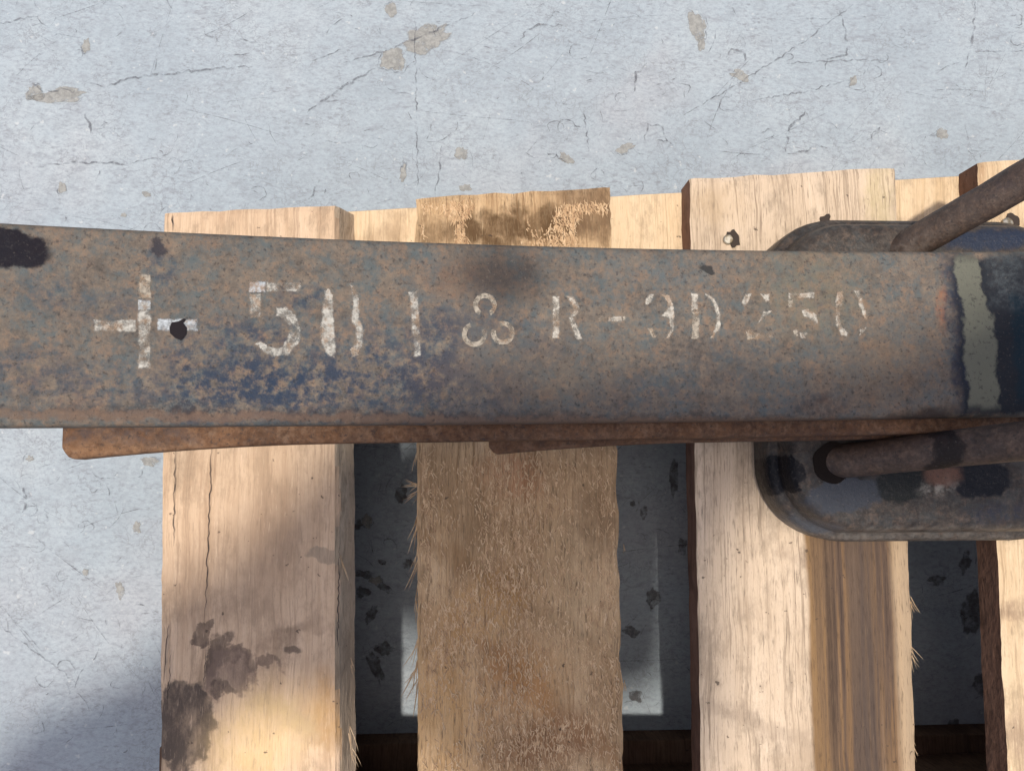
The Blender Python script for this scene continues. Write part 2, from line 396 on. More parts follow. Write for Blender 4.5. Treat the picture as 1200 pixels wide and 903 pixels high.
def disc(c, r, h, seg=18, irr=0.0, sx=1.0):
    V, Fc = [], []
    for z, rr in ((0, 1.0), (h * .7, 1.0), (h, .8)):
        for i in range(seg):
            a = 2 * math.pi * i / seg; q = r * rr * (1 + irr * fn(math.cos(a) * 1.7 + c.x * 90, math.sin(a) * 1.7, c.y * 90))
            V.append((c.x + q * math.cos(a) * sx, c.y + q * math.sin(a), c.z + z))
    for j in range(2):
        for i in range(seg): Fc.append((j * seg + i, j * seg + (i + 1) % seg, (j + 1) * seg + (i + 1) % seg, (j + 1) * seg + i))
    Fc.append(tuple(range(2 * seg, 3 * seg))); return mesh('disc', V, Fc)
for (x, y, r) in ((853, 281, .0026), (1180, 262, .003)):
    link('nail_pit', disc(at(x + 6, y - 2, Z_DECK + .0004), .0046, .0005, irr=.5, sx=.8), m_dark, b3 if x < 1100 else b4)
    link('nail_head', disc(at(x, y, Z_DECK + .0008), r, .0012), m_nail, b3 if x < 1100 else b4)
link('nail_pit', disc(at(967, 259, Z_DECK + .0004), .0030, .0006, irr=.7), m_dark, b3)

# loose fibres
def sliver(V, Fc, p, ang, L, w, lift, curl, z0):
    d = Vector((math.cos(ang), math.sin(ang), 0)); nn = Vector((-d.y, d.x, 0)); b = len(V)
    for i, (t, ww) in enumerate(((0, 1), (.45, .9), (.8, .6))):
        q = p + d * (L * t) + nn * (curl * L * t * t); q.z = z0 + lift * t * t
        V.append(q + nn * (w * ww * .5)); V.append(q + Vector((0, 0, w * .5))); V.append(q - nn * (w * ww * .5))
    q = p + d * L + nn * (curl * L); q.z = z0 + lift
    V.append(q)
    for i in range(2):
        a = b + 3 * i; Fc.append((a, a + 1, a + 4, a + 3)); Fc.append((a + 1, a + 2, a + 5, a + 4))
    a = b + 6; Fc.append((a, a + 1, a + 9 - 6)); Fc.append((a + 1, a + 2, a + 3))

kf = NT('wood_fibre')
m_fib = kf.finish(kf.ramp(kf.noise(420, 5, .75, kf.map((1, .25, 1))), [(.34, (.30, .18, .10)), (.5, (.56, .39, .235)), (.64, (.70, .53, .35))]), .8, 0, None, .2)
V, Fc = [], []
for i in range(16000):
    y = random.choice((random.uniform(238, 300), random.uniform(500, 930), random.uniform(500, 930), random.uniform(500, 930)))
    xl = 489; xr = 716 + (y - 219) * .0235
    x = random.uniform(xl + 5, xr - 5)
    den = fn(x * .014, y * .011, 3) + .35 * fn(x * .05, y * .05, 8)
    if den < random.uniform(-.62, .42): continue
    if y < 300 and fn(x * .02, y * .02, 1) < 0: continue
    p = at(x, y, Z_DECK)
    a = (-math.pi / 2 if random.random() < .8 else math.pi / 2) + random.gauss(.15, .42)
    sliver(V, Fc, p, a, random.choice((.0012, .0018, .0025, .0036)) * random.uniform(.8, 1.3), random.uniform(.00035, .0007), random.uniform(.0000, .0008), random.uniform(-.12, .12), Z_DECK + .0002)
link('wood_fibre', mesh('wood_fibre', V, Fc), m_fib, b2, kind='stuff')

kf = NT('pale_splinter')
m_spl = kf.finish(kf.ramp(kf.noise(160, 3), [(.35, (.36, .24, .14)), (.65, (.60, .45, .29))]), .8, 0, None, .2)
def splinters(specs, owner):
    for (x, y, ang, Lp, wp, lift) in specs:
        V, Fc = [], []
        p = at(x, y, Z_DECK - .004)
        for j in range(4):
            sliver(V, Fc, p + Vector((random.uniform(-.2, 1) * wp * PXD * .5, random.uniform(-1, 1) * wp * PXD * 1.5, 0)), math.radians(ang + random.gauss(0, 12)), Lp * PXD * random.uniform(.3, 1.05), wp * PXD * random.uniform(.12, .32), lift * random.uniform(.5, 1), random.uniform(-.12, .12), p.z)
        link('splinter', mesh('splinter', V, Fc), m_spl, owner)
splinters([(489, 568, 175, 22, 4, .002), (489, 572, 205, 20, 4, .001), (487, 580, 215, 18, 3, .003), (490, 618, 258, 44, 6, .001), (488, 605, 262, 40, 5, .002),
           (489, 640, 255, 34, 5, .002), (488, 700, 262, 26, 4, .001), (489, 745, 262, 40, 5, .002), (489, 770, 248, 40, 5, .003), (488, 785, 240, 30, 4, .003),
           (490, 800, 265, 44, 5, .001), (489, 530, 262, 30, 4, .002), (490, 660, 265, 40, 5, .001), (730, 640, 280, 10, 3, .002), (731, 800, 285, 12, 3, .002)], b2)
splinters([(409, 852, 290, 34, 4, .002), (411, 775, 285, 18, 3, .001), (400, 655, 275, 30, 3, .001), (411, 880, 288, 24, 3, .002)], b1)
splinters([(1067, 760, 290, 20, 3, .002), (1068, 770, 285, 18, 3, .002), (1070, 870, 285, 20, 3, .002), (825, 870, 262, 24, 3, .001), (1066, 700, 275, 24, 3, .001)], b3)

# ------------------------------------------------------------------ leaf spring
X0, Z0, R = .256, .213, 1.75
def ztop(x): return Z0 + (x - X0) ** 2 / (2 * R)
def on_leaf(px, py, lift=0.0):
    z = .23
    for _ in range(8):
        p = at(px, py, z); z = ztop(p.x) + lift
    return at(px, py, z)
def pxz(px):
    return on_leaf(px, 400).x
TL = .0115
sp_c = at(1180, 440, Z_DECK)
spring = empty('leaf_spring', (sp_c.x, sp_c.y, Z_DECK), 'rusty steel leaf spring with worn white stencilled numbers lying across the pallet', 'leaf spring')

NAVY = (.024, .036, .060)
TEAL = (.03, .07, .10)
OLIVE = (.125, .125, .098)
spots = [
    (8, 291, 40, 21, -.1, (.009, .008, .013), .97, .12, 0),
    (260, 440, 60, 50, .3, NAVY, .85, .8, .16), (340, 450, 70, 34, 0, NAVY, .95, .7, .16), (440, 440, 80, 50, .1, NAVY, .85, .8, .16), (505, 440, 30, 60, 0, NAVY, .7, .8, .16),
    (305, 455, 40, 20, .1, NAVY, .8, .8, .15), (220, 450, 14, 46, .1, NAVY, .7, .7, .15), (310, 390, 40, 14, 0, NAVY, .7, .7, .15), (355, 350, 22, 14, 0, NAVY, .75, .7, .15),
    (30, 430, 44, 22, 0, NAVY, .55, .8, .2), (60, 345, 30, 16, 0, NAVY, .45, .8, .2), (130, 360, 30, 14, .3, NAVY, .5, .8, .2), (190, 315, 12, 26, .3, NAVY, .6, .7, .15),
    (110, 455, 70, 22, 0, NAVY, .6, .8, .18), (570, 455, 50, 26, 0, NAVY, .6, .8, .18), (640, 410, 40, 20, .2, NAVY, .45, .8, .18), (740, 455, 60, 20, 0, NAVY, .4, .8, .18), (560, 380, 60, 20, 0, NAVY, .45, .8, .18),
    (187, 291, 7, 8, .4, (.035, .033, .04), .9, .3, 0),
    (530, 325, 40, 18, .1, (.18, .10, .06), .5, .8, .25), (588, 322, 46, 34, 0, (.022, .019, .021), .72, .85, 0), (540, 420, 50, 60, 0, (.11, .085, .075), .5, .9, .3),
    (515, 395, 20, 30, 0, NAVY, .7, .7, .2), (655, 440, 90, 40, 0, (.15, .125, .095), .4, .9, .3), (840, 430, 60, 30, .1, (.05, .052, .06), .5, .9, .25),
    (780, 320, 70, 18, 0, (.10, .115, .12), .5, .9, .25), (960, 475, 34, 16, .1, (.05, .035, .035), .7, .7, .2), (830, 316, 9, 4, -.5, (.03, .03, .03), .9, .3, 0),
    (1080, 490, 50, 12, .15, (.02, .016, .016), .9, .6, 0), (950, 340, 60, 50, 0, (.17, .14, .085), .5, .9, .3), (1040, 440, 60, 60, 0, (.17, .11, .065), .45, .9, .3),
    (210, 480, 60, 9, 0, (.045, .038, .036), .7, .7, .15), (390, 490, 70, 8, 0, (.05, .042, .04), .6, .7, .15),
    (1104, 355, 5, 30, 0, (.30, .12, .06), .7, .6, .2),
    (1230, 392, 122, 100, .02, (.012, .015, .021), .95, -.07, .0), (1120, 385, 13, 92, .05, (.018, .022, .04), .75, -.35, .3), (1232, 408, 48, 66, 0, (.009, .020, .030), .9, -.12, 0), (1180, 330, 22, 30, 0, (.11, .125, .13), .5, -.5, .25),
    (1140, 345, 16, 46, .14, OLIVE, .92, -.15, 0), (1150, 425, 20, 56, .03, OLIVE, .92, -.15, 0),
    (600, 492, 640, 5, -.004, (.13, .08, .055), .65, -.5, 0), (560, 485, 600, 3, -.004, (.04, .03, .028), .6, -.7, .25)]  # brown band paints the highlight along the rolled lower edge
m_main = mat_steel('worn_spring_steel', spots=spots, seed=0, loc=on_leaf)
m_leaf = mat_steel('rusty_leaf_steel', seed=3, blue=.15, base=((.050, .027, .017), (.115, .060, .034), (.195, .105, .058)),
                   spots=[(130, 528, 110, 12, 0, (.25, .14, .075), .75, .6, .3), (150, 512, 90, 10, 0, (.07, .055, .055), .8, .6, .2), (1000, 512, 120, 10, 0, (.06, .035, .028), .8, .7, .2)])  # last spot paints the main leaf's shadow on the right part

def leaf(name, xs, ztopf, cy, hw_lo, hw_hi, th, mat, rc=.0028, endround=.0, label=None):
    """Curved flat bar with rolled edges; cy, hw_* are functions of x."""
    V, Fc = [], []
    prof = []
    for i in range(5):
        a = math.pi / 2 * i / 4; prof.append(('hi', -rc + rc * math.sin(a), -rc + rc * math.cos(a)))
    N = 0
    m = len(xs)
    for k, x in enumerate(xs):
        c = cy(x); lo_, hi_ = c - hw_lo(x), c + hw_hi(x); z = ztopf(x)
        sec = []
        for i in range(9): sec.append((lo_ + rc + (hi_ - lo_ - 2 * rc) * i / 8, z))
        for i in range(1, 5):
            a = math.pi / 2 * i / 4; sec.append((hi_ - rc + rc * math.sin(a), z - rc + rc * math.cos(a)))
        for i in range(1, 5):
            a = math.pi / 2 * i / 4; sec.append((hi_ - rc + rc * math.cos(a), z - th + rc - rc * math.sin(a)))
        for i in range(1, 9): sec.append((hi_ - rc - (hi_ - lo_ - 2 * rc) * i / 8, z - th))
        for i in range(1, 5):
            a = math.pi / 2 * i / 4; sec.append((lo_ + rc - rc * math.sin(a), z - th + rc - rc * math.cos(a)))
        for i in range(1, 4):
            a = math.pi / 2 * i / 4; sec.append((lo_ + rc - rc * math.cos(a), z - rc + rc * math.sin(a)))
        N = len(sec)
        for j, (y, zz) in enumerate(sec):
            wob = .00025 * fn(x * 22, y * 60, zz * 60)
            V.append((x, y, zz + wob))
    for k in range(m - 1):
        for j in range(N):
            a = k * N + j; b = k * N + (j + 1) % N
            Fc.append((a, a + N, b + N, b))
    Fc.append(tuple(range(N))); Fc.append(tuple(reversed(range((m - 1) * N, m * N))))
    return link(name, mesh(name, V, Fc), mat, spring, smooth=True, label=label)

pl0, pl1 = on_leaf(0, 262), on_leaf(0, 498); pr0, pr1 = on_leaf(1000, 291), on_leaf(1000, 493)
cl = (pl0.y + pl1.y) / 2; cr = (pr0.y + pr1.y) / 2; xl_, xr_ = (pl0.x + pl1.x) / 2, (pr0.x + pr1.x) / 2
hw = ((pl0.y - pl1.y) + (pr0.y - pr1.y)) / 4
print('leaf width left/right', pl0.y - pl1.y, pr0.y - pr1.y)
def cy(x): return cl + (cr - cl) * (x - xl_) / (xr_ - xl_)
def span(a, b, m): return [a + (b - a) * i / (m - 1) for i in range(m)]
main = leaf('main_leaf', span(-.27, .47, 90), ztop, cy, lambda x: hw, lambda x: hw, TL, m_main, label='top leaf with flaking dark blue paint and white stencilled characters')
xe2 = at(84, 520, .232).x
def z2(x): return ztop(x) - TL - .0006 - .010 * max(0, (xe2 + .16 - x) / .16) ** 2
def lo2(x):
    t = max(0, 1 - (x - xe2) / .10); e = max(0, 1 - (x - xe2) / .004)
    return hw + .0066 + .0050 * t * t - .004 * e * e
leaf('second_leaf', [xe2, xe2 + .0008, xe2 + .002, xe2 + .004] + span(xe2 + .008, .45, 70), z2, cy, lo2, lambda x: hw - .001, TL, m_leaf, rc=.0018)
xe3 = at(573, 528, .2).x
def z3(x): return ztop(x) - 2 * TL - .0014 - .004 * max(0, (xe3 + .1 - x) / .1) ** 2
def lo3(x):
    t = max(0, 1 - (x - xe3) / .10); e = max(0, 1 - (x - xe3) / .004)
    return hw + .0082 + .004 * t * t - .004 * e * e
leaf('third_leaf', [xe3, xe3 + .0008, xe3 + .002, xe3 + .004] + span(xe3 + .008, .43, 50), z3, cy, lo3, lambda x: hw - .001, TL, m_leaf, rc=.0018)

# clamp plate under the leaves
ZP = .1765
spots_p = [(985, 540, 38, 30, 0, (.010, .008, .008), .9, .4, 0), (1080, 628, 200, 9, .01, (.16, .14, .12), .6, -.5, .3), (921, 558, 24, 25, 0, (.004, .004, .006), .99, .06, 0), (992, 580, 50, 20, .1, (.040, .046, .058), .9, .12, 0), (1060, 565, 34, 24, .2, (.008, .010, .010), .95, .15, 0),  # first spot paints the shade around the rod's foot
           (1150, 560, 36, 24, 0, (.004, .005, .009), .98, .1, 0), (1170, 600, 40, 12, .1, (.02, .024, .04), .9, .5, .25), (960, 618, 36, 9, -.2, (.06, .065, .075), .8, .4, 0),  # first spot here paints the dark of a recessed hole
           (1100, 570, 24, 10, .3, (.35, .32, .27), .7, .5, .2), (1105, 556, 22, 12, 0, (.15, .075, .05), .8, .4, 0), (1160, 280, 60, 14, .05, (.02, .028, .05), .95, .3, 0),
           (950, 600, 40, 10, -.5, (.05, .04, .035), .6, .6, .2)]
m_plate = mat_steel('clamp_plate_steel', zref=ZP, px=.00039, spots=spots_p, seed=6, blue=.3, rough=(.3, .55), spec=.2, rust=.3, base=((.017, .014, .013), (.042, .034, .029), (.088, .072, .060)))
c_tl = at(892, 258, ZP - .012); c_br = at(1240, 622, ZP)
x0, x1, y1, y0 = at(929, 500, ZP).x, at(1280, 500, ZP).x, at(1000, 270, ZP - .01).y, at(1000, 620, ZP).y
def rrect(x0, x1, y0, y1, r, z, seg=10):
    pts = []
    for cx, cyy, a0 in ((x1 - r, y1 - r, 0), (x0 + r, y1 - r, 90), (x0 + r, y0 + r, 180), (x1 - r, y0 + r, 270)):
        for i in range(seg + 1):
            a = math.radians(a0 + 90 * i / seg); pts.append((cx + r * math.cos(a), cyy + r * math.sin(a), z))
    return pts
V, Fc = [], []
rings = [(-.0005, Z_DECK + .0012), (.006, Z_DECK + .0012), (.0075, Z_DECK + .004), (.0075, Z_DECK + .017), (.0068, Z_DECK + .0205), (.005, Z_DECK + .0225), (.0030, Z_DECK + .0232), (.0026, Z_DECK + .0245),
         (.0018, ZP - .006), (.0002, ZP - .0022), (-.002, ZP - .0006), (-.005, ZP), (-.012, ZP)]
for o, z in rings:
    V += [Vector(p) + Vector((0, 0, .0006 * fn(p[0] * 30, p[1] * 30, z * 20))) for p in rrect(x0 - o, x1 + o, y0 - o, y1 + o, .030 + o, z)]
N = 44
for j in range(len(rings) - 1):
    for i in range(N):
        a = j * N + i; b = j * N + (i + 1) % N
        Fc.append((a, b, b + N, a + N))
Fc.append(tuple(reversed(range(N)))); Fc.append(tuple(range((len(rings) - 1) * N, len(rings) * N)))
plate = link('clamp_plate', mesh('clamp_plate', V, Fc), m_plate, spring, smooth=True, label='round cornered steel clamp plate with black blots and painted-in shade')

def tube(pts, rads, seg=20, cap=True, wob=0.0, ref=(0, 0, 1)):
    V, Fc = [], []
    m = len(pts); u0 = None
    for i, p in enumerate(pts):
        d = (pts[min(i + 1, m - 1)] - pts[max(i - 1, 0)]).normalized()
        a = Vector(ref)
        u = d.cross(a).normalized(); w = d.cross(u)
        for j in range(seg):
            t = 2 * math.pi * j / seg
            r = rads[i] * (1 + wob * fn(p.x * 80 + math.cos(t), p.y * 80 + math.sin(t), p.z * 80))
            V.append(p + u * (r * math.cos(t)) + w * (r * math.sin(t)))
    for i in range(m - 1):
        for j in range(seg):
            a = i * seg + j; b = i * seg + (j + 1) % seg
            Fc.append((a, b, b + seg, a + seg))
    if cap: Fc.append(tuple(reversed(range(seg)))); Fc.append(tuple(range((m - 1) * seg, m * seg)))
    return mesh('tube', V, Fc)

M_HOLE = NT('hole_shade'); M_HOLE = M_HOLE.finish((.012, .009, .008), .8, 0, None, .05)
def rod_mat(name, seed, spots=()):
    return mat_steel(name, seed=seed, blue=.1, rust=.3, spec=.25, rough=(.4, .65), base=((.028, .021, .018), (.066, .045, .036), (.125, .088, .068)), spots=spots, zref=.22)
RB = .0079
pa, pb, pc = at(979, 541, ZP - .004), at(1200, 516, .232), at(1330, 508, .290)
link('bolt_hole_shade', disc(at(976, 542, ZP - .0003), .0096, .0008, 26, .12), M_HOLE, plate)  # flat black disc, paints the shadow crescent in the rod's hole
pts = [pa.lerp(pb, t) for t in (-.15, -.05, .02, .05, .1, .2, .35, .5, .65, .8, 1, 1.2, 1.5)]
m_r1 = rod_mat('rusty_rod', 11, [(1116, 524, 11, 60, 0, (.012, .009, .009), .96, -.25, 0), (1040, 515, 70, 14, 0, (.06, .035, .028), .6, .7, .2), (985, 540, 16, 10, 0, (.22, .10, .06), .6, .6, 0)])
link('u_bolt_leg', tube(pts, [RB] * len(pts), 28, wob=.05, ref=(0, 1, 0)), m_r1, spring, smooth=True, label='rusty bolt leg rising from the clamp plate with a black smudge')
qa, qb, qc = at(1020, 314, ZP - .014), at(1067, 287, .176), at(1260, 176, .235)
pts = [qa, qb] + [qb.lerp(qc, t) for t in (.1, .2, .3, .4, .5, .6, .7, .8, .9, 1)]
m_r2 = rod_mat('dark_rod', 14, [(1150, 240, 60, 16, .5, (.075, .06, .052), .6, .9, .3), (1120, 265, 26, 14, .5, (.14, .115, .10), .6, .6, .2), (1180, 210, 30, 12, .5, (.05, .035, .035), .7, .6, .2)])
link('u_bolt_leg', tube(pts, [RB] * len(pts), 28, wob=.05, ref=(1, -1, 0)), m_r2, spring, smooth=True, label='dark brown bolt leg slanting up past the far edge of the leaf')

# ------------------------------------------------------------------ stencilled characters
def stencil_mat(name, col, thr, seed):
    k = NT(name)
    nn = k.noise(330, 6, .75, k.map(loc=(seed, 0, 0))); n2 = k.noise(90, 4, .6, k.map(loc=(seed, 3, 0)))
    c = k.mix(k.rng(nn, .38, .66), tuple(x * .55 for x in col), col)
    c = k.mix(k.rng(k.noise(140, 5, .74), .47, .62, 0, .8), c, (.27, .18, .115))
    at_ = k.t.nodes.new('ShaderNodeAttribute'); at_.attribute_name = 'core'
    f = k.math('ADD', k.math('MULTIPLY', nn, .55), k.math('MULTIPLY', n2, .45))
    f = k.math('ADD', f, k.math('MULTIPLY', k.math('SUBTRACT', at_.outputs['Fac'], 1.0), .17))
    a = k.rng(f, thr - .12, thr + .14, 0, .80)
    return k.finish(c, .8, 0, None, .1, a)
M_STR = stencil_mat('white_paint_good', (.54, .58, .61), .38, 1)
M_MID = stencil_mat('white_paint_worn', (.52, .50, .45), .46, 2)
M_RGT = stencil_mat('white_paint_pitted', (.56, .52, .45), .42, 5)
M_FNT = stencil_mat('white_paint_faint', (.42, .37, .30), .44, 3)
M_BLK = NT('black_spot'); M_BLK = M_BLK.finish((.014, .011, .013), .7, 0, None, .08)

def decal(name, polys, mat, lift=.00035, parent=main, fade=2.2):
    """Paint film that follows the curved leaf; polys in photograph pixels."""
    bm = bmesh.new()
    for poly in polys:
        # jitter outline a little so edges are not clean
        pts = []
        m = len(poly)
        for i in range(m):
            a, b = Vector(poly[i] + (0,)), Vector(poly[(i + 1) % m] + (0,))
            L = max(1, int((b - a).length / 4))
            for j in range(L):
                q = a.lerp(b, j / L); pts.append((q.x + .7 * fn(q.x * .35, q.y * .35, 2), q.y + .7 * fn(q.x * .35, q.y * .35, 7)))
        vs = [bm.verts.new(on_leaf(x, y, lift)) for x, y in pts]
        try: bm.faces.new(vs)
        except ValueError: pass
    bmesh.ops.recalc_face_normals(bm, faces=bm.faces[:])
    for f_ in bm.faces:
        if f_.normal.z < 0: f_.normal_flip()
    core = bm.verts.layers.float.new('core')
    old = set(bm.verts)
    if fade: bmesh.ops.inset_individual(bm, faces=bm.faces[:], thickness=fade * PXS, use_even_offset=False)
    for v_ in bm.verts: v_[core] = 0.0 if (fade and v_ in old) else 1.0
    bmesh.ops.triangulate(bm, faces=bm.faces[:])
    me = bpy.data.meshes.new(name); bm.to_mesh(me); bm.free()
    return link(name, me, mat, parent)
def A(ox, oy, s, pts): return [(ox + x / s, oy + y / s) for x, y in pts]
def rc(x0, y0, x1, y1): return [(x0, y0), (x1, y0), (x1, y1), (x0, y1)]
def ring_quads(cx, cyy, r, w, a0, a1, m=14):
    P = lambda q, i: (cx + q * math.cos(math.radians(a0 + (a1 - a0) * i / m)), cyy - q * math.sin(math.radians(a0 + (a1 - a0) * i / m)))
    return [[P(r, i), P(r, i + 1), P(r - w, i + 1), P(r - w, i)] for i in range(m)]
r1 = lambda p: A(0, 230, 2.857, p); r2 = lambda p: A(260, 280, 3.0, p); r3 = lambda p: A(620, 280, 2.857, p)
PC = 'painted_character'
decal(PC, [r1(rc(460, 345, 508, 578)), r1(rc(312, 411, 458, 454))], M_MID)
decal(PC, [r1(rc(525, 408, 663, 451)), r1(rc(462, 346, 506, 380))], M_STR)
decal(PC, [r1(rc(462, 260, 508, 343))], M_FNT)
decal('hole_shade_patch', [r1([(567, 440), (575, 422), (598, 418), (618, 408), (622, 414), (614, 424), (626, 440), (624, 462), (606, 482), (586, 474), (570, 458)])], M_BLK, .0006, fade=0)  # flat black patch painting the dark inside a hole
decal(PC, [r2(rc(95, 148, 155, 188))], M_STR)
decal(PC, [r2([(155, 148), (280, 150), (278, 188), (155, 188)]), r2(rc(95, 190, 140, 280)),
           r2([(190, 240), (230, 235), (265, 265), (282, 320), (272, 370), (235, 410), (180, 418), (150, 400), (110, 368), (140, 355), (170, 375), (205, 380), (225, 350), (235, 310), (215, 285), (190, 270)])], M_MID)
decal(PC, [r2([(358, 185), (375, 168), (392, 195), (395, 255), (398, 330), (407, 400), (400, 422), (372, 410), (350, 370), (345, 330), (350, 250)]),
           r2([(445, 150), (470, 165), (488, 210), (485, 280), (503, 320), (500, 370), (480, 410), (452, 420), (448, 385), (470, 370), (470, 310), (450, 290), (460, 230)])], M_MID)
decal(PC, [r2([(652, 185), (690, 180), (695, 250), (702, 320), (702, 412), (672, 416), (665, 320), (660, 240)])], M_MID)
decal(PC, [r2(q) for q in ring_quads(925, 232, 42, 17, -60, 240) + ring_quads(888, 335, 44, 17, 110, 390) + ring_quads(988, 330, 42, 17, -200, 110)], M_FNT, fade=0)
decal(PC, [r3(rc(76, 190, 104, 335)), r3([(120, 190), (146, 186), (172, 225), (168, 250), (150, 262), (165, 290), (180, 335), (158, 338), (140, 300), (130, 262), (148, 240), (140, 215)])], M_RGT)
decal(PC, [r3(rc(262, 257, 312, 278))], M_RGT)
decal(PC, [r3(rc(232, 258, 262, 278)), r3(rc(312, 257, 326, 274))], M_FNT)
decal(PC, [r3([(390, 200), (402, 184), (420, 184), (415, 206), (402, 222), (388, 218)]), r3([(440, 184), (470, 186), (484, 215), (488, 260), (486, 310), (470, 335), (456, 333), (470, 300), (466, 262), (440, 258), (455, 240), (462, 215)])], M_RGT)
decal(PC, [r3([(395, 298), (415, 296), (430, 330), (410, 334)])], M_FNT)
decal(PC, [r3([(586, 182), (610, 186), (634, 215), (644, 255), (640, 300), (618, 335), (606, 332), (622, 295), (626, 255), (612, 215)])], M_RGT)
decal(PC, [r3(rc(541, 180, 568, 240))], M_RGT)
decal(PC, [r3(rc(543, 240, 572, 335))], M_FNT)
decal(PC, [r3([(708, 210), (722, 184), (748, 180), (740, 206), (722, 226)]), r3([(770, 182), (806, 182), (808, 208), (792, 212)]), r3([(782, 240), (815, 240), (795, 258), (770, 284), (764, 276)])], M_RGT)
decal(PC, [r3([(722, 310), (740, 294), (762, 312), (820, 315), (818, 334), (730, 340)])], M_FNT)
decal(PC, [r3([(866, 178), (960, 176), (958, 200), (868, 202)]), r3([(910, 236), (935, 232), (962, 252), (970, 285), (955, 292), (940, 270), (915, 258)]), r3([(905, 312), (936, 310), (930, 334), (908, 334)])], M_RGT)
decal(PC, [r3([(864, 202), (885, 202), (882, 232), (864, 232)]), r3([(880, 300), (900, 302), (904, 330), (884, 322)])], M_FNT)
decal(PC, [r3([(1030, 176), (1052, 172), (1056, 200), (1046, 240), (1046, 290), (1070, 312), (1066, 328), (1044, 322), (1026, 290), (1022, 230)]),
           r3([(1086, 172), (1106, 170), (1116, 200), (1128, 235), (1134, 270), (1122, 272), (1110, 240), (1098, 206)]), r3([(1105, 300), (1132, 290), (1126, 312), (1104, 328)])], M_RGT)

# ------------------------------------------------------------------ floor wear: chips and cracks
kc = NT('bare_concrete')
ka = kc.t.nodes.new('ShaderNodeAttribute'); ka.attribute_name = 'core'
kn = kc.noise(260, 5, .72)
m_chip = kc.finish(kc.mix(kc.rng(kn, .36, .62), (.37, .365, .34), (.255, .25, .235)), .9, 0, None, .1,
                   kc.rng(kc.math('ADD', kc.math('MULTIPLY', kc.math('SUBTRACT', ka.outputs['Fac'], 1.0), .42), kc.noise(120, 5, .7, kc.map(loc=(3, 3, 0)))), .22, .5, 0, .68))
kk = NT('crack_dirt'); m_crk = kk.finish((.14, .145, .16), .9, 0, None, .1, kk.rng(kk.noise(150, 5, .75), .36, .66, .0, .62))
def chip(px, py, rx, ry, ang, sd, outline=True):
    V = []; m = 30
    ca, sa = math.cos(ang), math.sin(ang)
    for i in range(m):
        t = 2 * math.pi * i / m
        r = 1 + .55 * fn(math.cos(t) * 1.4 + sd, math.sin(t) * 1.4, sd) + .30 * fn(math.cos(t) * 4 + sd, math.sin(t) * 4, sd + 4)
        x, y = rx * r * math.cos(t), ry * r * math.sin(t)
        V.append(at(px + x * ca - y * sa, py + x * sa + y * ca, .0004))
    cen = sum(V, Vector()) / m
    W = V + [cen + (v - cen) * .78 for v in V]
    me = mesh('paint_chip', W, [tuple(range(2 * m - 1, m - 1, -1))] + [(i, i + m, (i + 1) % m + m, (i + 1) % m) for i in range(m)])
    ca_ = me.attributes.new('core', 'FLOAT', 'POINT')
    for i in range(2 * m): ca_.data[i].value = 0.0 if i < m else 1.0
    link('paint_chip', me, m_chip, floor)
    if outline and sd % 3 < 1.2:
        k0 = random.randint(0, m - 1); kl = random.randint(9, 16)
        ribbon_pts(CV, CF, [V[(k0 + i) % m] for i in range(kl)], .0008, .0007)
CV, CF = [], []
for i, (x, y, rx, ry, a) in enumerate(((462, 68, 18, 14, -.4), (498, 45, 30, 17, -.2), (66, 112, 34, 8, -.05), (40, 110, 12, 10, 0), (818, 30, 10, 20, -.3), (822, 50, 6, 10, .2), (868, 88, 13, 7, .4), (101, 54, 5, 9, 0),
        (72, 220, 5, 7, .2), (540, 180, 8, 9, .6), (545, 220, 9, 5, 0), (665, 186, 10, 6, .6), (732, 174, 12, 6, -.3), (1104, 158, 7, 8, .8), (1000, 95, 5, 7, .3), (146, 252, 4, 3, 0), (472, 203, 4, 12, .1), (459, 12, 8, 8, 0),
        (160, 618, 6, 8, .1), (141, 691, 6, 11, 0), (100, 670, 4, 5, 0), (176, 540, 12, 5, .2), (172, 228, 6, 4, 0), (35, 537, 5, 4, 0), (430, 610, 7, 9, 0), (440, 680, 9, 6, .3))):
    chip(x, y, rx, ry, a, i * 2.3)
kd = NT('dirt_blotch'); kda = kd.t.nodes.new('ShaderNodeAttribute'); kda.attribute_name = 'core'
m_chip, m_keep = kd.finish(kd.mix(kd.noise(200, 4, .7), (.05, .04, .04), (.13, .115, .115)), .9, 0, None, .1, kd.rng(kd.math('ADD', kd.math('MULTIPLY', kd.math('SUBTRACT', kda.outputs['Fac'], 1.0), .4), kd.noise(150, 5, .7)), .25, .62, 0, .6)), m_chip
for i, (x, y, rx, ry, a) in enumerate(((470, 578, 9, 12, 0), (420, 615, 6, 9, .2), (428, 672, 13, 6, .1), (424, 694, 9, 7, 0), (447, 658, 6, 4, .4), (434, 720, 6, 16, .4), (440, 780, 8, 22, -.3), (450, 760, 14, 9, .2), (478, 660, 8, 7, 0), (452, 690, 12, 5, .5),
        (740, 740, 12, 6, .2), (755, 600, 5, 9, 0), (790, 560, 8, 20, 0), (800, 640, 6, 12, 0), (742, 590, 4, 4, 0), (1098, 680, 12, 7, .1), (1140, 720, 14, 30, .1), (1150, 800, 12, 16, 0), (1120, 850, 9, 9, 0), (1130, 660, 8, 16, .3), (765, 700, 9, 13, .1), (745, 815, 10, 8, 0))):
    chip(x, y, rx, ry, a, 100 + i * 1.7, outline=False)
m_chip = m_keep
def fl_crack(pl, w, jit=1.5, step=4): ribbon_pts(CV, CF, crack(pl, w, .0006, jit, step), w, .0006)
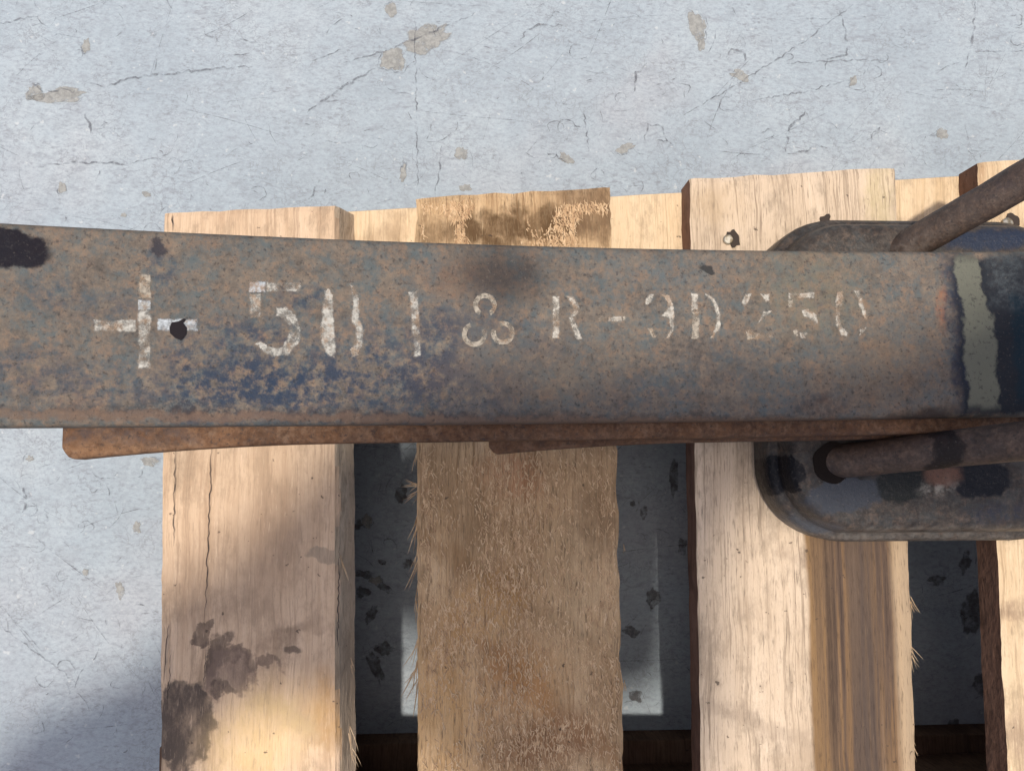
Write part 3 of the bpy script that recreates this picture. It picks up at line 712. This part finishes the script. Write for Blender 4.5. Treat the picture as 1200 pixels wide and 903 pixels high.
for pl, w in (([(105, 96), (122, 103), (150, 92), (200, 86), (250, 80), (296, 78)], .0014), ([(30, 110), (40, 100), (50, 106), (62, 108), (72, 103), (86, 110), (88, 102)], .0012),
              ([(0, 28), (40, 19), (62, 16)], .001), ([(360, 131), (405, 100), (440, 80)], .0018), ([(400, 75), (450, 60), (500, 40), (560, 14)], .0012), ([(486, 20), (488, 120), (490, 230)], .0009),
              ([(1143, 0), (1141, 40), (1137, 60), (1131, 82)], .0014), ([(800, 135), (870, 95), (940, 50), (1000, 5)], .001), ([(920, 178), (924, 150), (945, 130), (948, 138)], .0018), ([(922, 180), (945, 178), (955, 170), (970, 174)], .0015),
              ([(850, 68), (858, 58), (872, 60), (873, 72)], .0015), ([(985, 12), (992, 40), (992, 65), (970, 68), (966, 86)], .0013), ([(1020, 165), (1030, 150), (1028, 160), (1016, 164)], .0014), ([(755, 165), (760, 146), (775, 148), (782, 165), (770, 164)], .0014),
              ([(742, 110), (746, 85), (758, 74)], .0015), ([(610, 50), (616, 35), (630, 30), (660, 30)], .0014), ([(890, 155), (905, 150), (908, 160), (893, 163)], .0012), ([(640, 178), (655, 184), (672, 196)], .0013), ([(98, 132), (105, 145), (106, 157)], .0015),
              ([(45, 196), (80, 190), (140, 192), (190, 185)], .0012), ([(1140, 62), (1200, 59)], .0009), ([(880, 118), (940, 108), (1000, 92)], .0009), ([(28, 570), (30, 590), (26, 600)], .0018), ([(0, 734), (40, 762), (90, 800)], .0008),
              ([(920, 74), (1000, 70), (1045, 72)], .0008), ([(684, 130), (690, 170)], .001), ([(510, 230), (518, 170)], .001), ([(362, 236), (374, 210)], .0013), ([(365, 72), (400, 58)], .0009), ([(240, 40), (252, 44), (258, 50)], .0015), ([(278, 46), (302, 50)], .0015)):
    fl_crack(pl, w)
for i in range(1300):        # small hairlines and curls
    x, y = random.uniform(-20, 1220), random.uniform(-10, 920)
    a = random.gauss(.1, .9); L = random.choice((4, 6, 8, 12, 18, 30)) * random.uniform(.7, 1.3); cv = random.uniform(-.28, .28)
    pts = []
    for j in range(7):
        pts.append(at(x, y, .0006)); x += math.cos(a) * L / 6; y -= math.sin(a) * L / 6; a += cv + random.uniform(-.25, .25)
    ribbon_pts(CV, CF, pts, random.choice((.0002, .0003, .0004, .0007)), .0006)
for i in range(120):         # flake outlines
    x, y = random.uniform(0, 1200), random.uniform(0, 900); r = random.uniform(3, 9); s = random.uniform(0, 50); a0 = random.uniform(0, 6)
    pts = []
    for j in range(12):
        t = a0 + j * .42; q = r * (1 + .5 * fn(math.cos(t) + s, math.sin(t), s)); pts.append(at(x + q * math.cos(t) * 1.2, y + q * math.sin(t), .0006))
    ribbon_pts(CV, CF, pts, random.uniform(.0003, .0008), .0006)
for i in range(170):        # long faint scratches
    x, y = random.uniform(-20, 1220), random.uniform(-10, 920); a = random.gauss(.25, .5) if random.random() < .7 else random.uniform(0, 3.1); L = random.uniform(20, 150); cv = random.gauss(0, .03)
    pts = []
    for j in range(8):
        pts.append(at(x, y, .0006)); x += math.cos(a) * L / 7; y -= math.sin(a) * L / 7; a += cv
    ribbon_pts(CV, CF, pts, random.choice((.00025, .0003, .0004)), .0006)
link('hairline_crack', mesh('hairline_crack', CV, CF), m_crk, floor, kind='stuff')
